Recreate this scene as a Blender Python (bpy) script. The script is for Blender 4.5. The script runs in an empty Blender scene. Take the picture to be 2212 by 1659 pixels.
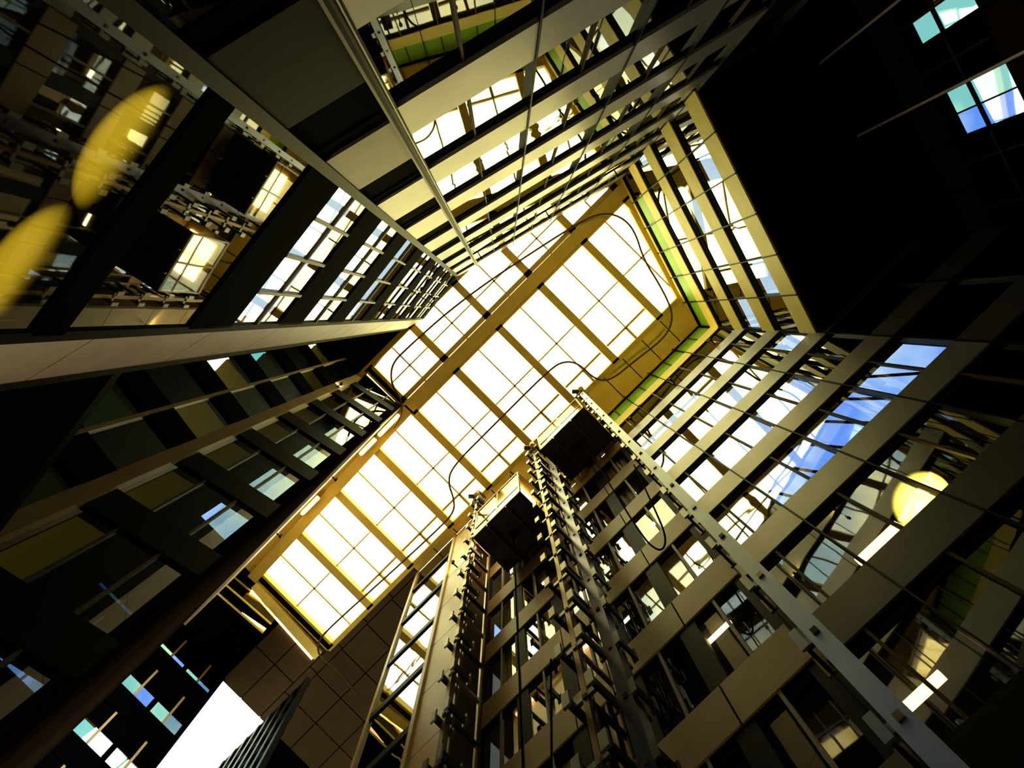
import bpy, math, random
from mathutils import Vector, Matrix
random.seed(11)
S2=math.sqrt(2)
F=1660.0; CX,CY=1106.0,829.5; VX,VY=1090.0,680.0
H=35.0; Z0=1.6
sc=bpy.context.scene
zc=Vector((VX-CX,VY-CY,F)).normalized()
R=zc.rotation_difference(Vector((0,0,1))).to_matrix()
def P(u,v,h=H):
    r=R@Vector((u-CX,v-CY,F))
    return Vector((r.x*h/r.z,r.y*h/r.z))
def AB(a,b):
    return P(VX+(a+b)/S2, VY+(a-b)/S2)
# ---------------- camera
cd=bpy.data.cameras.new('camera'); cam=bpy.data.objects.new('camera',cd); sc.collection.objects.link(cam)
cd.sensor_width=36; cd.lens=F/2212*36; cd.clip_end=500
X=R@Vector((1,0,0)); Y=-(R@Vector((0,1,0))); Z=-(R@Vector((0,0,1)))
M=Matrix((X,Y,Z)).transposed().to_4x4(); M.translation=Vector((0,0,Z0)); cam.matrix_world=M
sc.camera=cam
sc.view_settings.view_transform='Standard'
try: sc.view_settings.look='High Contrast'
except Exception as e: print('LOOK',e)
# ---------------- materials
MATS={}
def nm(name):
    m=bpy.data.materials.new(name); m.use_nodes=True; nt=m.node_tree; nt.nodes.clear()
    o=nt.nodes.new('ShaderNodeOutputMaterial'); MATS[name]=m
    return m,nt,o
def pbr(name,col,rough=.5,metal=0,var=.15,scale=1.5,bump=0,ior=1.45,bscale=3,emit=0,ecol=None,spec=.25):
    m,nt,o=nm(name); b=nt.nodes.new('ShaderNodeBsdfPrincipled')
    tc=nt.nodes.new('ShaderNodeTexCoord'); n=nt.nodes.new('ShaderNodeTexNoise'); n.inputs['Scale'].default_value=scale; n.inputs['Detail'].default_value=4
    nt.links.new(tc.outputs['Object'],n.inputs['Vector'])
    mx=nt.nodes.new('ShaderNodeMix'); mx.data_type='RGBA'
    mx.inputs[6].default_value=(*[c*(1-var) for c in col],1); mx.inputs[7].default_value=(*[min(1,c*(1+var)) for c in col],1)
    nt.links.new(n.outputs['Fac'],mx.inputs[0]); nt.links.new(mx.outputs[2],b.inputs['Base Color'])
    b.inputs['Roughness'].default_value=rough; b.inputs['Metallic'].default_value=metal; b.inputs['IOR'].default_value=ior
    b.inputs['Specular IOR Level'].default_value=spec
    if bump:
        n2=nt.nodes.new('ShaderNodeTexNoise'); n2.inputs['Scale'].default_value=bscale; n2.inputs['Detail'].default_value=1
        nt.links.new(tc.outputs['Object'],n2.inputs['Vector'])
        bp=nt.nodes.new('ShaderNodeBump'); bp.inputs['Strength'].default_value=1; bp.inputs['Distance'].default_value=bump
        nt.links.new(n2.outputs['Fac'],bp.inputs['Height']); nt.links.new(bp.outputs['Normal'],b.inputs['Normal'])
    if emit:
        b.inputs['Emission Color'].default_value=(*(ecol or col),1); b.inputs['Emission Strength'].default_value=emit
    nt.links.new(b.outputs[0],o.inputs[0]); return m
def matte(name,col):
    m,nt,o=nm(name); d=nt.nodes.new('ShaderNodeBsdfDiffuse'); n=nt.nodes.new('ShaderNodeTexNoise'); n.inputs['Scale'].default_value=2
    mx=nt.nodes.new('ShaderNodeMix'); mx.data_type='RGBA'; mx.inputs[6].default_value=(*[c*.8 for c in col],1); mx.inputs[7].default_value=(*[c*1.2 for c in col],1)
    nt.links.new(n.outputs['Fac'],mx.inputs[0]); nt.links.new(mx.outputs[2],d.inputs[0]); nt.links.new(d.outputs[0],o.inputs[0])
def pane(name,tint,gl=.12,gcol=(1,1,1),bump=.001,bscale=1.2):
    m,nt,o=nm(name)
    t=nt.nodes.new('ShaderNodeBsdfTransparent'); t.inputs[0].default_value=(*tint,1)
    g=nt.nodes.new('ShaderNodeBsdfGlossy'); g.inputs['Roughness'].default_value=.02; g.inputs['Color'].default_value=(*gcol,1)
    tc=nt.nodes.new('ShaderNodeTexCoord'); n2=nt.nodes.new('ShaderNodeTexNoise'); n2.inputs['Scale'].default_value=bscale; n2.inputs['Detail'].default_value=1
    nt.links.new(tc.outputs['Object'],n2.inputs['Vector'])
    bp=nt.nodes.new('ShaderNodeBump'); bp.inputs['Distance'].default_value=bump; nt.links.new(n2.outputs['Fac'],bp.inputs['Height']); nt.links.new(bp.outputs['Normal'],g.inputs['Normal'])
    mx=nt.nodes.new('ShaderNodeMixShader'); mx.inputs[0].default_value=gl
    nt.links.new(t.outputs[0],mx.inputs[1]); nt.links.new(g.outputs[0],mx.inputs[2]); nt.links.new(mx.outputs[0],o.inputs[0]); return m
def emis(name,col,s,down=None,full=-.98):
    m,nt,o=nm(name); e=nt.nodes.new('ShaderNodeEmission'); e.inputs[0].default_value=(*col,1); e.inputs[1].default_value=s
    if down is not None:   # emission fades from underside to sides, painting a soft-edged glow
        g=nt.nodes.new('ShaderNodeNewGeometry'); x=nt.nodes.new('ShaderNodeSeparateXYZ'); nt.links.new(g.outputs['Normal'],x.inputs[0])
        r=nt.nodes.new('ShaderNodeMapRange'); r.interpolation_type='SMOOTHSTEP'; r.inputs[1].default_value=down; r.inputs[2].default_value=full; r.inputs[3].default_value=.004; r.inputs[4].default_value=s
        nt.links.new(x.outputs[2],r.inputs[0]); nt.links.new(r.outputs[0],e.inputs[1])
    nt.links.new(e.outputs[0],o.inputs[0]); return m
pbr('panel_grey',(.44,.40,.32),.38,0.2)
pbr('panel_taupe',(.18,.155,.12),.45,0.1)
pbr('panel_beige',(.64,.46,.23),.4)
pbr('panel_pier',(.92,.70,.42),.45)
pbr('panel_yellow',(.98,.74,.20),.5)
pbr('panel_brown',(.15,.10,.05),.6)
matte('panel_umber',(.035,.022,.011))
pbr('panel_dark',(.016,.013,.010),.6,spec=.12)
pbr('black',(.003,.0025,.002),.8,spec=.03)
pbr('mullion_dark',(.013,.012,.011),.5,.0,spec=.15)
pbr('mullion_light',(.50,.42,.30),.45)
pbr('olive_beam',(.62,.46,.12),.6)
pbr('thin_bar',(.80,.66,.30),.6)
pbr('green_panel',(.34,.55,.05),.5)
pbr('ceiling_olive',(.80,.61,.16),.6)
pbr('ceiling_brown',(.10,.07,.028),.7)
pbr('steel',(.24,.23,.22),.35,.7)
pbr('steel_blue',(.38,.41,.48),.4,.5)
pbr('steel_violet',(.16,.15,.21),.3,.8)
pbr('steel_bronze',(.20,.13,.06),.35,.7)
pbr('car_underside',(.10,.07,.07),.35,.2,scale=6,var=.6)
pbr('mirror_glass',(.006,.006,.008),.015,0,ior=3.2,bump=.0008,bscale=1.0,spec=.5)
pbr('wavy_glass',(.01,.008,.005),.02,0,ior=3.4,bump=.005,bscale=1.3,spec=.5)
pbr('curtain_cream',(.90,.76,.45),.8)
pane('glass_sky',(.088,.125,.185),.30)
pane('glass_green',(.12,.19,.11),.22)
pane('glass_clear',(.78,.78,.64),.16)
pane('glass_room',(.6,.6,.5),.30)
pane('glass_teal',(.04,.13,.14),.32)
pane('skylight_glass',(1,.98,.74),.03)
emis('lamp_yellow',(1,.72,.07),.85,-.60,-1.0)
emis('lamp_bright',(1,.80,.14),10.0,-.15)
emis('tube_warm',(1,.62,.30),6)
emis('tube_white',(1,.80,.42),11)
pbr('room_olive_glow',(.22,.18,.04),.8,emit=.045,ecol=(.8,.65,.12))  # self-glow put into the slab colour to imitate a dimly lit room
pbr('room_wood',(.40,.19,.06),.7)
pbr('floor_stone',(.55,.48,.36),.4)
# ---------------- world
w=bpy.data.worlds.new('sky'); sc.world=w; w.use_nodes=True; nt=w.node_tree; nt.nodes.clear()
wo=nt.nodes.new('ShaderNodeOutputWorld'); bg=nt.nodes.new('ShaderNodeBackground')
tc=nt.nodes.new('ShaderNodeTexCoord'); n=nt.nodes.new('ShaderNodeTexNoise'); n.inputs['Scale'].default_value=8; n.inputs['Detail'].default_value=6
nt.links.new(tc.outputs['Generated'],n.inputs['Vector'])
cr=nt.nodes.new('ShaderNodeValToRGB'); cr.color_ramp.elements[0].position=.43; cr.color_ramp.elements[0].color=(.38,.53,.88,1)
cr.color_ramp.elements[1].position=.61; cr.color_ramp.elements[1].color=(1,.96,.88,1)
nt.links.new(n.outputs['Fac'],cr.inputs[0])
sp=nt.nodes.new('ShaderNodeSeparateXYZ'); nt.links.new(tc.outputs['Generated'],sp.inputs[0])
hz=nt.nodes.new('ShaderNodeMapRange'); hz.inputs[1].default_value=.905; hz.inputs[2].default_value=.965; nt.links.new(sp.outputs[2],hz.inputs[0])
m2=nt.nodes.new('ShaderNodeMix'); m2.data_type='RGBA'; m2.inputs[7].default_value=(1,.94,.70,1)
nt.links.new(hz.outputs[0],m2.inputs[0]); nt.links.new(cr.outputs[0],m2.inputs[6])
gr=nt.nodes.new('ShaderNodeMapRange'); gr.inputs[1].default_value=.05; gr.inputs[2].default_value=.35; nt.links.new(sp.outputs[2],gr.inputs[0])
mx=nt.nodes.new('ShaderNodeMix'); mx.data_type='RGBA'; mx.inputs[6].default_value=(.01,.01,.012,1)
nt.links.new(gr.outputs[0],mx.inputs[0]); nt.links.new(m2.outputs[2],mx.inputs[7])
nt.links.new(mx.outputs[2],bg.inputs[0]); bg.inputs[1].default_value=5.8; nt.links.new(bg.outputs[0],wo.inputs[0])
# ---------------- mesh builder
class MB:
    def __init__(s,name,parent=None): s.n=name; s.v=[]; s.f=[]; s.m=[]; s.sl=[]; s.p=parent
    def mi(s,mat):
        if mat not in s.sl: s.sl.append(mat)
        return s.sl.index(mat)
    def hexa(s,c,mat):
        k=len(s.v); s.v+= [tuple(q) for q in c]; i=s.mi(mat)
        for f in ((0,1,2,3),(4,7,6,5),(0,4,5,1),(1,5,6,2),(2,6,7,3),(3,7,4,0)):
            s.f.append([k+j for j in f]); s.m.append(i)
    def quad(s,c,mat):
        k=len(s.v); s.v+=[tuple(q) for q in c]; s.f.append(list(range(k,k+len(c)))); s.m.append(s.mi(mat))
    def prism(s,pts,h0,h1,mat):
        k=len(s.v); n=len(pts); i=s.mi(mat)
        for p in pts: s.v.append((p[0],p[1],h0+Z0))
        for p in pts: s.v.append((p[0],p[1],h1+Z0))
        s.f.append([k+j for j in range(n)]); s.m.append(i)
        s.f.append([k+n+j for j in reversed(range(n))]); s.m.append(i)
        for j in range(n):
            s.f.append([k+j,k+(j+1)%n,k+n+(j+1)%n,k+n+j]); s.m.append(i)
    def bar(s,a,b,wd,h0,h1,mat):
        d=(b-a).normalized(); p=Vector((-d.y,d.x))*wd/2
        s.prism([a-p,b-p,b+p,a+p],h0,h1,mat)
    def cyl(s,c,axis,r,l,mat,seg=16,r2=None):
        axis=Vector(axis).normalized(); c=Vector(c); t=axis.orthogonal().normalized(); u=axis.cross(t); k=len(s.v); i=s.mi(mat); r2=r if r2 is None else r2
        for e,rr in ((-.5,r),(.5,r2)):
            for j in range(seg):
                g=2*math.pi*j/seg; s.v.append(tuple(c+axis*l*e+(t*math.cos(g)+u*math.sin(g))*rr))
        s.f.append([k+j for j in range(seg)]); s.m.append(i); s.f.append([k+seg+j for j in reversed(range(seg))]); s.m.append(i)
        for j in range(seg): s.f.append([k+j,k+(j+1)%seg,k+seg+(j+1)%seg,k+seg+j]); s.m.append(i)
    def strut(s,p,q,r,mat):
        p=Vector(p); q=Vector(q); s.cyl((p+q)/2,q-p,r,(q-p).length,mat,8)
    def sphere(s,c,rx,ry,rz,mat,rot=0,seg=40,rings=24):
        k=len(s.v); i=s.mi(mat); cr_,sr=math.cos(rot),math.sin(rot)
        for a in range(rings+1):
            th=math.pi*a/rings
            for j in range(seg):
                g=2*math.pi*j/seg; x=rx*math.sin(th)*math.cos(g); y=ry*math.sin(th)*math.sin(g); z=rz*math.cos(th)
                s.v.append((c[0]+x*cr_-y*sr,c[1]+x*sr+y*cr_,c[2]+z))
        for a in range(rings):
            for j in range(seg):
                s.f.append([k+(a+1)*seg+j,k+(a+1)*seg+(j+1)%seg,k+a*seg+(j+1)%seg,k+a*seg+j]); s.m.append(i)
    def done(s,smooth=False):
        me=bpy.data.meshes.new(s.n); me.from_pydata(s.v,[],s.f)
        for q in s.sl: me.materials.append(MATS[q])
        me.polygons.foreach_set('material_index',s.m)
        if smooth: me.polygons.foreach_set('use_smooth',[True]*len(s.f))
        me.update(); o=bpy.data.objects.new(s.n,me); sc.collection.objects.link(o)
        if s.p: o.parent=s.p
        return o
class Wall:
    def __init__(s,name,p0,p1,glassname=None):
        s.b=MB(name); s.g=MB(glassname) if glassname else None
        s.p0=p0; s.d=(p1-p0); s.L=s.d.length; s.d.normalize(); n=Vector((-s.d.y,s.d.x))
        if n.dot(-(p0+p1)/2)<0: n=-n
        s.n=n
    def pt(s,x,d,h): q=s.p0+s.d*x+s.n*d; return (q.x,q.y,h+Z0)
    def box(s,x0,x1,h0,h1,d0,d1,mat,b=None):
        (b or s.b).hexa([s.pt(x0,d0,h0),s.pt(x1,d0,h0),s.pt(x1,d1,h0),s.pt(x0,d1,h0),s.pt(x0,d0,h1),s.pt(x1,d0,h1),s.pt(x1,d1,h1),s.pt(x0,d1,h1)],mat)
    def pane(s,x0,x1,h0,h1,mat,d=0.0):
        (s.g or s.b).quad([s.pt(x0,d,h0),s.pt(x1,d,h0),s.pt(x1,d,h1),s.pt(x0,d,h1)],mat)
    def facade(s,z0,z1,sp0,fh,sh,nb,msp,pick,prot=.08,mm='mullion_dark',mw=.05,sub=2,subm='mullion_light',sw=.03,x0=0,x1=None,transom=0,pm=.02,darkstrip=.35):
        x1=s.L if x1 is None else x1; bw=(x1-x0)/nb
        k0=math.floor((z0-sp0)/fh)-1; k=k0; j=0
        while sp0+k*fh<z1:
            a=sp0+k*fh; b=a+sh; c=a+fh
            m=msp(a) if callable(msp) else msp
            A,B=max(a,z0),min(b,z1)
            if B>A:
                for i in range(nb):
                    s.box(x0+i*bw+.015,x0+(i+1)*bw-.015,A,B,-.12,prot,m)
                s.box(x0,x1,A+.01,B-.01,-.2,prot-.03,'black')
            C,D=max(b,z0),min(c,z1)
            if D>C+.05:
                if darkstrip: s.box(x0,x1,D-darkstrip if D-darkstrip>C else C,D,-.12,.01,'black')
                for i in range(nb):
                    xa,xb=x0+i*bw,x0+(i+1)*bw; kind=pick(i,k,(C+D)/2)
                    for q in range(sub):
                        ya=xa+(xb-xa)*q/sub; yb=xa+(xb-xa)*(q+1)/sub
                        s.pane(ya,yb,C,D,kind if not isinstance(kind,(list,tuple)) else kind[q%len(kind)],-.01)
                        if q: s.box(ya-sw/2,ya+sw/2,C,D,-.05,.03,subm)
                    if transom:
                        for t in range(1,transom+1):
                            hh=C+(D-C)*t/(transom+1); s.box(xa,xb,hh-.03,hh+.03,-.05,.02,subm)
            k+=1
        for i in range(nb+1):
            x=x0+i*bw; s.box(x-mw/2,x+mw/2,z0,z1,-.15,prot+pm,mm)
    def done(s):
        s.o=s.b.done()
        if s.g and s.g.v: s.g.done()
Q=P
# =================== NORTH WALL
pB=Q(988,596); pC=Q(1027,567); pE=Q(1340,385); pN2=Q(1477,305)
pA=Q(915,688); pF=Q(1505,705); pSE2=Q(1625,585)
wn=Wall('wall_north',pB,pE,'window_1')
xc=(pC-pB).length
wn.facade(-1.6,H,1.9,3.55,2.0,1,lambda a:'panel_grey' if a>11 else ('panel_taupe' if a>8 else 'panel_dark'),lambda i,k,h:'mirror_glass' if h<7 else 'black',x0=0,x1=xc,sub=1,mm='mullion_dark',mw=.14,prot=.05)  # darker colours lower down paint in the wall's loss of light
wn.box(xc-.08,xc-.05,-1.6,H,0,.11,'panel_taupe'); wn.box(xc+.03,xc+.045,-1.6,H,0,.10,'panel_grey')
def pkN(i,k,h):
    r=random.random()
    if h<7: return 'glass_teal' if i==0 else 'mirror_glass'
    return 'mirror_glass' if r<.9 else 'wavy_glass'
wn.facade(-1.6,H,8.6-3.55*2,3.55,1.25,4,lambda a:'panel_grey' if a>3 else 'panel_taupe',pkN,x0=xc,sub=2,prot=.07,subm='panel_brown',mw=.03)  # lowest spandrel toned darker as painted shade
wn.done()
w2=Wall('wall_north_annex',pE,pN2,'window_2')
w2.facade(-1.6,21.4,8.6-3.55*2,3.55,1.25,2,'panel_dark',lambda i,k,h:'mirror_glass',sub=1,prot=.07); w2.done()
# =================== NORTHWEST WALL
wl=Wall('wall_northwest',pA,pB,'window_3')
def pkL(i,k,h):
    if h<6: return 'glass_room'
    if h<9: return ['mirror_glass','mirror_glass','glass_teal']
    if h<20: return 'glass_sky'
    return 'glass_sky' if random.random()<.4 else 'mirror_glass'
wl.facade(-1.6,8.9,5.95,3.3,.45,1,'black',pkL,prot=.02,sub=1,subm='mullion_dark',sw=.04,mm='panel_dark',mw=.1,pm=.0,darkstrip=0)
wl.facade(8.9,H,8.9,3.55,1.4,1,'black',pkL,prot=.02,sub=4,subm='mullion_light',sw=.05,transom=1,mm='panel_dark',mw=.1,pm=.0,darkstrip=0)
n_=-wl.n
wl.b.prism([pA+n_*.3,pB+n_*.3,pB+n_*3.5,pA+n_*3.5],8.8,9.0,'panel_dark'); wl.b.prism([pA+n_*3.4-wl.d*4,pB+n_*3.4,pB+n_*3.5,pA+n_*3.5-wl.d*4],-1.6,9,'panel_dark')
wl.b.prism([pA+n_*.3-wl.d*4,pA+n_*.3,pA+n_*3.5,pA+n_*3.5-wl.d*4],8.8,9.0,'panel_dark')
wl.done()
# =================== EAST UPPER WALL
we=Wall('wall_east',pE,pF,'window_4')
def pkE(i,k,h):
    if h>31.2 and h<34: return 'green_panel' if i>0 else 'mirror_glass'
    return ['mirror_glass','glass_sky','mirror_glass','wavy_glass','glass_sky','mirror_glass'][(i+k*2)%6]
we.facade(21.4,H,21.4,3.3,1.2,6,'panel_yellow',pkE,prot=.05,sub=1,mm='mullion_dark',mw=.035,pm=.02,darkstrip=.5)
we.done()
sf=MB('ceiling_east_soffit'); sf.prism([pE,pF,pSE2,pN2],21.2,21.4,'black'); sf.done()
we2=Wall('wall_east_recessed',pN2,pSE2,'window_5')
def pkE2(i,k,h):
    if 14<h<19 and i==1: return ['mirror_glass','glass_green']
    if 14<h<19 and i==3: return ['glass_green','glass_sky']
    if 10<h<14 and i in (3,4): return ['mirror_glass','glass_green']
    return 'mirror_glass' if h<14 else 'black'
we2.facade(-1.6,21.2,14.1-3.55*4,3.55,1.0,6,'panel_umber',pkE2,prot=.04,sub=2,mm='black',mw=.08,subm='mullion_dark',transom=1)
for x in (1,3): we2.box(we2.L*x/6-.03,we2.L*x/6+.03,-1.6,21.2,.03,.09,'mullion_light')
we2.done()
# =================== SOUTHEAST WALL
bW=-346
pSb=AB(309,-15); pSc=AB(309,bW)
ws=Wall('wall_southeast',pF,pSb,'window_6')
def pkS(i,k,h):
    if h>27: return ['mirror_glass','green_panel'][0 if (h<31) else 1]
    if h<9: return 'glass_room' if (i==3 and h>4) else 'mirror_glass'
    if h<13.4: return 'glass_room' if i in (1,2,3) else 'mirror_glass'
    if h<21: return [random.choice(['glass_sky','glass_sky','mirror_glass','wavy_glass']),random.choice(['glass_sky','mirror_glass','glass_sky'])]
    return ['glass_sky' if random.random()<.5 else 'mirror_glass','mirror_glass' if random.random()<.5 else 'glass_sky']
def mS(a): return 'panel_yellow' if a>29 else ('panel_grey' if a>12 else ('panel_taupe' if a>8 else 'panel_dark'))  # lower spandrels get darker colours to paint in the falloff of daylight
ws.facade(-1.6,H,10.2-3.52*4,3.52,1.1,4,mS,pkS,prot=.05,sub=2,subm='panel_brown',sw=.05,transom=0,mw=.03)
n_=-ws.n
for hh in (10.5,14.1): ws.b.prism([pSE2+n_*.3,pSb+n_*.3,pSb+n_*3.5,pSE2+n_*3.5],hh,hh+.2,'panel_dark')
ws.b.prism([pSE2+n_*3.4,pSb+n_*3.4,pSb+n_*3.5,pSE2+n_*3.5],-1.6,14.3,'panel_brown')
for (t0,t1,hh) in ((.55,.72,13.95),(.82,.95,10.35)):   # office ceiling lights
    a_=pF+(pSb-pF)*t0+n_*1.4; b_=pF+(pSb-pF)*t1+n_*1.4; ws.b.bar(a_,b_,.14,hh,hh+.1,'tube_warm')
for j in range(8):   # steel bracing behind the upper glazing
    x=ws.L*j/8
    ws.b.strut(ws.pt(x,-.7,14.5),ws.pt(x+ws.L/8,-.7,19),.035,'mullion_dark'); ws.b.strut(ws.pt(x+ws.L/8,-.7,19),ws.pt(x,-.7,23.5),.03,'mullion_light')
for hh in (16,19.6,23.1): ws.b.strut(ws.pt(0,-.6,hh),ws.pt(ws.L,-.6,hh),.035,'mullion_light')
ws.done()
ws2=Wall('wall_southeast_annex',pSE2,pF,'window_7')
ws2.facade(-1.6,21.2,10.2-3.52*4,3.52,1.1,2,lambda a:'panel_taupe' if a>9 else 'panel_dark',lambda i,k,h:'mirror_glass',prot=.05,sub=1); ws2.done()  # lower spandrels coloured darker to imitate less light
wb=Wall('wall_lift_hall',pSb,pSc,'window_8')
def pkB(i,k,h):
    if h<8: return 'mirror_glass'
    return random.choice([['glass_clear','glass_clear'],['wavy_glass','glass_clear'],['glass_clear','glass_clear'],['glass_clear','glass_sky'],['wavy_glass','mirror_glass']])
wb.facade(-1.6,H,10.5-3.52*4,3.52,1.15,5,lambda a:'panel_beige' if a>9 else 'panel_taupe',pkB,prot=.05,sub=2,subm='mullion_light',sw=.06,mm='mullion_dark',mw=.38,pm=-.035)  # darker low spandrels: shade put into the colour
for k in range(-3,8):
    h=10.5+3.52*k
    if h<-1 or h>33: continue
    wb.b.prism([AB(313,-15),AB(400,-15),AB(400,bW),AB(313,bW)],h,h+.3,'panel_dark')
    if h>13:
        for b0,b1 in ((-50,-90),(-130,-160),(-220,-250)):
            wb.b.prism([AB(330,b0),AB(333,b0),AB(333,b1),AB(330,b1)],h-.12,h-.04,'tube_white')  # strip lamps added under the slabs so the curtains glow
wb.b.prism([AB(400,-15),AB(404,-15),AB(404,bW),AB(400,bW)],-1.6,H,'room_wood')
wb.done()
cu=MB('curtain')
for (b0,b1,k) in ((-50,-132,1),(-60,-132,2),(-50,-120,3),(-30,-80,4),(-120,-175,3),(-150,-205,2),(-215,-260,1),(-215,-255,2),(-215,-260,4),(-150,-200,1),(-60,-130,5),(-275,-320,2),(-275,-320,3)):
    h0=10.5+3.52*k+1.15; nn=50
    for j in range(nn):
        def pp(t):
            return AB(318+2.5*math.sin(t*40)+1.5*math.sin(t*17),b0+(b1-b0)*t)
        a_,b_=pp(j/nn),pp((j+1)/nn)
        cu.quad([(a_.x,a_.y,h0+Z0),(b_.x,b_.y,h0+Z0),(b_.x,b_.y,h0+2.25+Z0),(a_.x,a_.y,h0+2.25+Z0)],'curtain_cream')
cu.done()
# =================== TOWERS
wp=Wall('wall_lift_tower',AB(262,bW),AB(262,-412))
for j in range(12):
    wp.box(0.01,wp.L-.01,-1.6+j*3.05+.02,-1.6+(j+1)*3.05-.02,-.2,0,'panel_beige')
wp.box(0,wp.L,-1.6,H,-.25,-.02,'black'); wp.done()
wq=Wall('wall_stair_tower',AB(262,-412),AB(262,-525),'window_9')
wq.facade(-1.6,H,.6,3.52,.35,1,'mullion_dark',lambda i,k,h:['wavy_glass','mirror_glass'][k%2],prot=.04,sub=1,mm='panel_beige',mw=.16,darkstrip=0); wq.done()
wr=MB('wall_tower_return'); wr.bar(AB(264,-527),AB(700,-527),.2,-1.6,H,'panel_dark'); wr.bar(AB(262,bW),AB(309,bW),.1,-1.6,H,'panel_brown'); wr.done()
# =================== WEST
pG0=Q(715,733); pG1=Q(778,818); pG2=Q(865,876); pP=Q(880,709)
wa=Wall('wall_west_pier',pA,pP)
zz=-1.6
while zz<H:
    wa.box(0.0,wa.L,zz+.015,min(H,zz+2.9)-.015,-.15,0,'panel_pier'); zz+=2.9
wa.box(0,wa.L,-1.6,H,-.18,-.02,'black'); wa.done()
wx=MB('wall_west_return'); wx.bar(pP,pG0,.12,-1.6,H,'panel_dark'); wx.done()
back=Vector((-1,1)).normalized()
wg=Wall('wall_west_gallery',pG0,pG1,'window_10')
wg.facade(-1.6,H,8.6-3.45*3,3.45,1.1,2,'black',lambda i,k,h:['glass_room','glass_teal','mirror_glass'][(i+k)%3],prot=.06,sub=1,mm='panel_beige',mw=.08,darkstrip=.2)
wh=Wall('wall_west',pG1,pG2,'window_11')
pM=pG1+(pG2-pG1)*.30
wh.facade(-1.6,H,8.3-3.45*3,3.45,1.0,1,'panel_dark',lambda i,k,h:['glass_room','glass_sky','glass_sky'] if h>6 else 'mirror_glass',prot=.05,sub=3,mm='panel_umber',mw=.10,sw=.05,subm='panel_taupe',darkstrip=.1,transom=0)
wh.box(-.22,.08,-1.6,H,-.2,.14,'panel_beige')
for k in range(-3,8):
    h=8.4+3.45*k
    if h<-1: continue
    wh.b.prism([pG0+back*.25,pM+back*.25,pM+back*2.2,pG0+back*2.2],h+.1,h+.9,'room_olive_glow')
wh.b.prism([pG0+back*2.2,pM+back*2.2,pM+back*2.3,pG0+back*2.3],-1.6,H,'panel_dark')
wh.b.prism([pM+back*.2,pM+back*2.3,pM+back*2.3+Vector((.1,.1)),pM+back*.2+Vector((.1,.1))],-1.6,H,'panel_dark')
wg.done(); wh.done()
pZ=Q(512,1236)
wsd=Wall('wall_southwest_wing',pG2,pZ)
wsd.n=Vector((1,1)).normalized() if wsd.n.dot(Vector((1,1)))>0 else -wsd.n
for j in range(12): wsd.box(0.0,wsd.L,-1.6+3.05*j+.02,-1.6+3.05*(j+1)-.02,-.2,0,'panel_umber')
wsd.box(0,wsd.L,-1.6,H,-.25,-.03,'panel_umber')
wsd.box(0,wsd.L,29,H-.05,.0,.10,'panel_pier')
wsd.done()
tb=MB('fluorescent_light')
def onside(t,off=.12): return wsd.p0+wsd.d*(t*wsd.L)+wsd.n*off
for t0,t1 in ((.02,.14),(.16,.25),(.5,.6)):
    tb.bar(onside(t0,.26),onside(t1,.26),.12,34.2,34.35,'tube_warm'); tb.bar(onside(t0,.26),onside(t1,.26),.22,34.36,34.44,'mullion_light')
tb.done()
wz=Wall('wall_southwest_end',AB(124,-985),AB(-330,-985),'window_12')
wz.facade(15,H,32.0-3.5*5,3.5,1.3,6,'black',lambda i,k,h:'glass_teal' if h<30 else ['glass_sky','glass_green'],prot=.05,sub=2,subm='panel_beige',sw=.1,mm='black',mw=.2,darkstrip=1.2); wz.done()
wy=Wall('wall_south_louvred',AB(238,-800),AB(238,-1600),'window_13')
wy.facade(15,32.5,15.2,1.3,.35,24,'black',lambda i,k,h:random.choice(['glass_sky','glass_sky','glass_teal','mirror_glass','glass_clear','black']),prot=.06,sub=1,mm='mullion_dark',mw=.25,darkstrip=.2)
wy.done()
# =================== CEILING
ce=MB('ceiling')
def rect(a0,a1,b0,b1,mat,h0=H,h1=H+.5): ce.prism([AB(a0,b0),AB(a0,b1),AB(a1,b1),AB(a1,b0)],h0,h1,mat)
def tiles(a0,a1,b0,b1,na,nb,mat,g=.9):
    rect(a0,a1,b0,b1,'black',H+.03,H+.5)
    for i in range(na):
        for j in range(nb):
            A0=a0+(a1-a0)*i/na+g; A1=a0+(a1-a0)*(i+1)/na-g; B0=b0+(b1-b0)*j/nb+g; B1=b0+(b1-b0)*(j+1)/nb-g
            rect(A0,A1,B0,B1,mat,H-.02,H+.2)
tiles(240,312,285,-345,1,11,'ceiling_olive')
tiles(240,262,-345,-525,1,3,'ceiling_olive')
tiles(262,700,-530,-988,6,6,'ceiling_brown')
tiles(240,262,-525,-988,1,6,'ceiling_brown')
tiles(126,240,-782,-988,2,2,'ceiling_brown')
rect(-330,126,-782,-985,'black')
rect(300,1100,-988,-1600,'black')
ce.prism([Q(1330,398),Q(1350,375),Q(1520,705),Q(1467,652)],H,H+.4,'ceiling_olive')
ce.prism([pP,pG0+Vector((-.3,-.2)),pG1+Vector((-.3,.3)),Q(803,798)],H,H+.4,'panel_dark')
ce.prism([pG2,pZ,Q(556,1252),Q(886,884)],H,H+.3,'ceiling_olive')
ce.prism([pG0+back*.1,pG2+back*.1,pG2+back*2.4,pG0+back*2.4],H,H+.3,'black')
def strip(pa,pb,wd,mat='black'):
    d=(pb-pa).normalized(); n=Vector((-d.y,d.x))
    if n.dot((pa+pb)/2)<0: n=-n
    ce.prism([pa,pb,pb+n*wd,pa+n*wd],H,H+.3,mat)
strip(pA,pB,1.0); strip(pB,pE,1.0); strip(pE,pF,1.5); strip(pP,pG0,.3)
ce.prism([AB(309,290),AB(309,bW),AB(410,bW),AB(410,290)],H,H+.3,'black')
ce.done()
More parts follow.
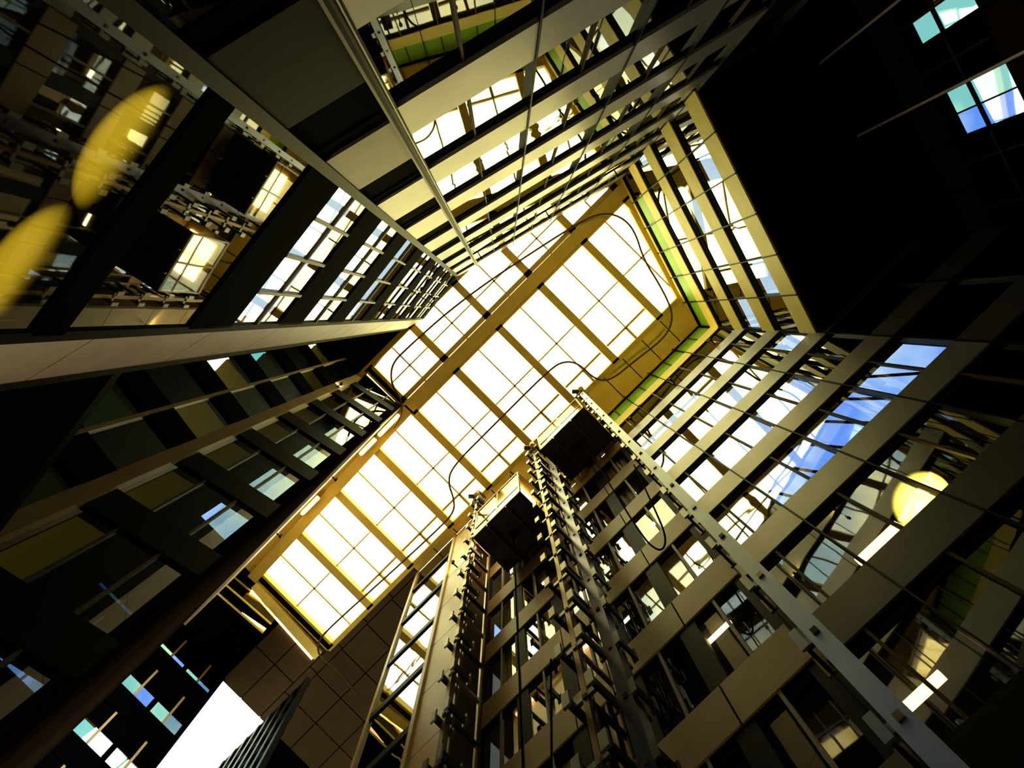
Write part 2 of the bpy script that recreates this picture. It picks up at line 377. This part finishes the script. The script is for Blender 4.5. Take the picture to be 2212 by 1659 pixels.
cv=MB('trim_1'); cv.prism([AB(30,-782),AB(235,-790),AB(235,-812),AB(30,-800)],H-.25,H-.03,'panel_yellow')
cv.prism([AB(34,-803),AB(231,-815),AB(231,-819),AB(34,-807)],H-.15,H-.05,'tube_warm'); cv.done()  # light strip added to brighten the trim
gb=MB('glass_balcony')
ga,gbb=Q(490,1262),Q(585,1345)
gd=(gbb-ga).normalized(); gn=Vector((-gd.y,gd.x))
if gn.dot(-ga)<0: gn=-gn
for o_ in (0,.55):
    gb.bar(ga+gn*o_,gbb+gn*o_,.06,H-1.2,H-1.12,'panel_yellow'); gb.bar(ga+gn*o_,gbb+gn*o_,.06,H-.15,H-.05,'panel_yellow')
gb.bar(ga,gbb,.02,H-1.15,H-.1,'glass_teal'); gb.bar(ga+gn*.55,gbb+gn*.55,.02,H-1.15,H-.1,'glass_clear')
gb.done()
# =================== SKYLIGHT
sk=MB('skylight')
bn=[361,233,99,-28,-159,-286,-403,-527,-650,-772]
G0,G1=H-.1,H+.35
def skbar(a0,b0,a1,b1,wd,mat='olive_beam',h0=G0,h1=G1): sk.bar(AB(a0,b0),AB(a1,b1),wd,h0,h1,mat)
for b in bn:
    skbar(0,b,242,b,.36)
    if b>-290: skbar(-128,b,0,b,.34)
skbar(-9,400,-5,-290,.60,h0=H-.3)
for o_ in (-22,14):
    skbar(o_-7,400,o_-4,-290,.22)
skbar(-3,-286,18,-785,.50,h0=H-.3)
skbar(242,290,242,-780,.22); skbar(-128,80,-128,-330,.25)
skbar(10,-776,242,-776,.3)
skbar(-128,-292,0,-292,.3)
for i in range(len(bn)-1):
    m=(bn[i]+bn[i+1])/2
    skbar(10,m,240,m,.07,'thin_bar',H+.1,H+.2)
    if bn[i+1]>-290: skbar(-125,m,-15,m,.07,'thin_bar',H+.1,H+.2)
skbar(122,400,128,-772,.07,'thin_bar',H+.1,H+.2); skbar(-68,300,-68,-286,.07,'thin_bar',H+.1,H+.2)
for i in (1,2,3,4,5,6,7):
    skbar(205,bn[i]-10,205,bn[i+1]+10,.10,'olive_beam',H+.05,H+.25); skbar(205,(bn[i]+bn[i+1])/2,240,(bn[i]+bn[i+1])/2,.12,'olive_beam',H+.05,H+.25)
sk.done()
sg=MB('skylight_glazing')
sg.prism([AB(-140,420),AB(250,420),AB(250,-790),AB(-140,-790)],H+.5,H+.52,'skylight_glass')
sg.prism([AB(100,-985),AB(250,-985),AB(250,-1700),AB(100,-1700)],H+.5,H+.52,'skylight_glass')
sg.done()
# added fill spots in invented housings, lifting skylight frame, soffits and wall panels
def fill_spot(W,t,h,pw,spot=2.4,off=.3,col=(1,.80,.36)):
    p=W.p0+W.d*W.L*t; n=W.n
    q=p+n*off; m=MB('fill_spot_housing',W.o); m.cyl((q.x,q.y,h-.12+Z0),(0,0,1),.05,.2,'mullion_dark',16,.07); m.bar(p+n*.05,q,.04,h-.2,h-.15,'mullion_dark'); m.done()
    L=bpy.data.lights.new('fill_spot_light','SPOT'); L.energy=pw; L.color=col; L.spot_size=spot; L.spot_blend=.7; L.shadow_soft_size=.08
    o=bpy.data.objects.new('fill_spot_light',L); sc.collection.objects.link(o); o.parent=W.o; o.location=(q.x,q.y,h+.05+Z0); o.rotation_euler=(math.pi,0,0)
for t in (.15,.5,.85): fill_spot(ws,t,29.5,68)
for t in (.35,.8): fill_spot(wb,t,31,65)
fill_spot(wp,.5,29,60)
for t in (.15,.5,.85): fill_spot(wn,t,29.5,58)
fill_spot(wl,.5,29.5,58); fill_spot(wg,.98,30,50)
for t in (.3,.6): fill_spot(wsd,t,31,45)
fill_spot(wa,.5,-1.0,330,1.0,.5,(1,.82,.52))  # added from below to brighten the pier
# =================== CONDUIT RAIL
def tube(name,pts,r,mat,parent=None,cyc=False):
    c=bpy.data.curves.new(name,'CURVE'); c.dimensions='3D'; c.bevel_depth=r; c.bevel_resolution=3
    s=c.splines.new('NURBS'); s.points.add(len(pts)-1); s.order_u=3; s.use_endpoint_u=True
    for i,p in enumerate(pts): s.points[i].co=(*p,1)
    o=bpy.data.objects.new(name,c); c.materials.append(MATS[mat]); sc.collection.objects.link(o)
    if parent: o.parent=parent
    return o
cp=[(770,1500),(735,1450),(690,1420),(685,1390),(705,1362),(830,1250),(950,1140),(982,1105),(980,1075),(968,1045),(975,1010),(1060,925),(1190,795),(1220,780),(1250,785),(1285,820),(1320,822),(1370,780),(1430,735),(1452,700),(1450,665),(1425,615),(1390,560),(1372,500),(1345,470),(1310,460),(1270,470),(1180,525),(1000,645),(870,760),(845,790),(845,830),(868,865),(868,900),(850,925)]
tube('conduit_rail',[(*P(u,v,34.3),34.3+Z0) for u,v in cp],.045,'panel_brown')
# =================== LIFTS
def box3(mb,a0,a1,b0,b1,h0,h1,mat): mb.prism([AB(a0,b0),AB(a0,b1),AB(a1,b1),AB(a1,b0)],h0,h1,mat)
def lift(b0,b1,hb,ht,first):
    e=bpy.data.objects.new('lift_car',None); sc.collection.objects.link(e)
    m=MB('cabin',e); a0,a1=217,296
    box3(m,a0,a1,b0,b1,hb,hb+.18,'car_underside')
    box3(m,a0+4,a1-4,b0-4,b1+4,hb-.12,hb,'car_underside')
    for t in (.3,.7): box3(m,a0,a1,b0+(b1-b0)*t-1,b0+(b1-b0)*t+1,hb-.25,hb-.1,'steel_bronze')
    am,bm=(a0+a1)/2,(b0+b1)/2
    box3(m,am-5,am+5,bm+5,bm-5,hb-.35,hb-.1,'black')
    box3(m,a0,a1,b0,b1,ht-.2,ht,'panel_beige')
    for aa in (a0,a1-3):
        for bb in (b0,b1+3,bm+1.5): box3(m,aa,aa+3,bb,bb-3,hb,ht,'steel')
    box3(m,a0,a0+1.5,b0,b1,hb+1,hb+1.08,'steel')
    box3(m,a1-2,a1,b0,b1,hb,ht,'panel_beige'); m.done()
    g=MB('cabin_glass',e); box3(g,a0+1,a0+1.6,b0,b1,hb+.2,ht-.2,'glass_clear'); box3(g,a0,a1,b0,b0-1,hb+.2,ht-.2,'glass_clear'); g.done()
    l=MB('cabin_light',e); box3(l,a0+15,a1-15,b0-15,b1+15,ht-.3,ht-.22,'tube_white'); l.done()
    q=MB('crosshead_gear',e); box3(q,am-3,am+3,b0+3,b1-3,ht+.3,ht+.6,'steel')
    c=AB(am,bm); q.cyl((c.x,c.y,ht+.9+Z0),(1,-1,0),.35,.15,'steel_bronze')
    for t in (.25,.75):
        c=AB(am,b0+(b1-b0)*t); q.cyl((c.x,c.y,ht+.3+Z0),(0,0,1),.15,.5,'steel')
    q.done()
    r=MB('hoist_ropes',e)
    for t in (-4,-1.5,1.5,4):
        c=AB(am+t,bm); r.cyl((c.x,c.y,(ht+.9+34.9)/2+Z0),(0,0,1),.015,34.9-ht-.9,'mullion_dark',6)
    r.done()
lift(-17,-127,29,32.2,True)
lift(-183,-289,25.8,29.3,False)
def mast(a,b,col,wd,arms,side,big=1.0,head=True,step=1.76,rear=True):
    e=bpy.data.objects.new('lift_mast',None); sc.collection.objects.link(e)
    m=MB('column',e)
    box3(m,a-wd,a+wd,b+wd,b-wd,-1.6,34.0,col)
    box3(m,a+wd+3,a+wd+5,b+wd*.6,b-wd*.6,-1.6,33.5,'steel_bronze')
    if rear: box3(m,a+38,a+41,b+1.5,b-1.5,-1.6,33.8,'steel_bronze')
    m.done()
    k=MB('brackets',e); h=0.8; i=0
    while h<33.5:
        box3(k,a-wd-1,a+(42 if rear else 20),b+1.8,b-1.8,h,h+.12,'steel_bronze' if i%2 else 'mullion_dark')
        for sd in side:
            x=b+sd*arms
            box3(k,a-2,a+1,max(b,x),min(b,x),h+.05,h+.2,'steel')
            box3(k,a-8*big,a+16*big,x+1.2*big,x-1.2*big,h-.05,h+.22,'mullion_dark')
            box3(k,a-9*big,a-7*big,x+3*big,x-3*big,h-.12,h+.3,'steel')
            box3(k,a+15*big,a+17*big,x+3*big,x-3*big,h-.12,h+.3,'steel_bronze')
        h+=step; i+=1
    k.done()
    if not head: return
    t=MB('head_machine',e)
    box3(t,a-8,a+14,b+9,b-9,33.9,34.15,'steel_bronze'); box3(t,a-6,a+4,b+7,b-2,33.2,33.8,'mullion_light')
    box3(t,a+6,a+12,b+4,b-8,33.3,33.8,'steel')
    c=AB(a-4,b-6); t.cyl((c.x,c.y,33.3+Z0),(1,1,0),.24,.12,'steel'); c=AB(a+10,b+6); t.cyl((c.x,c.y,33.2+Z0),(1,-1,0),.2,.2,'mullion_light')
    c=AB(a-9,b+5); t.cyl((c.x,c.y,33.5+Z0),(0,0,1),.12,.5,'panel_beige'); c=AB(a-10,b-5); t.cyl((c.x,c.y,33.6+Z0),(1,0,0),.1,.4,'steel_bronze'); t.done()
mast(228,-2,'steel_blue',5,9,(-1,),.8); mast(240,-155,'steel_bronze',2.5,12,(-1,1),1.2); mast(230,-308,'steel_bronze',3,9,(1,-1),1.0)
mast(264,-134,'steel_violet',6,9,(1,),.9,False,rear=False)
def hp(a,b,h): q=AB(a,b); return (q.x*1.0,q.y*1.0,h+Z0)
tube('lift_travelling_cable',[hp(256,-60,29),hp(256,-60,22),hp(256,-60,16),hp(254,-55,14.8),hp(252,-48,14.4),hp(252,-40,14.8),hp(252,-34,16),hp(270,-20,22)],.02,'black')
tube('lift_travelling_cable',[hp(256,-236,25.8),hp(256,-236,16),hp(256,-236,9),hp(254,-230,7.8),hp(252,-222,7.5),hp(252,-214,8.5),hp(262,-200,15)],.02,'black')
# =================== LAMPS
def pendant(u,v,h,rx,ry,rz,rot,htop,mat='lamp_yellow'):
    e=bpy.data.objects.new('pendant_lamp',None); sc.collection.objects.link(e)
    p=P(u,v,h); m=MB('shade',e); m.sphere((p.x,p.y,h+Z0),rx,ry,rz,mat,rot); m.done(True)
    m=MB('stem',e); m.cyl((p.x,p.y,(h+rz+htop)/2+Z0),(0,0,1),.012,htop-h-rz,'mullion_dark',8); m.cyl((p.x,p.y,h+rz+Z0),(0,0,1),.06,.1,'mullion_dark',12); m.done()
rt=math.atan2((pB-pA).y,(pB-pA).x)
pendant(290,330,6.2,.66,.29,.40,rt,8.8); pendant(85,575,6.2,.66,.29,.40,rt,8.8)
pendant(1985,1080,13.2,.55,.55,.5,0,14.1,'lamp_bright'); pendant(2250,1265,10.0,.40,.40,.36,0,10.5,'lamp_bright')
fl=MB('floor'); fl.prism([Vector((-40,-40)),Vector((40,-40)),Vector((40,45)),Vector((-40,45))],-1.9,-1.6,'floor_stone'); fl.done()
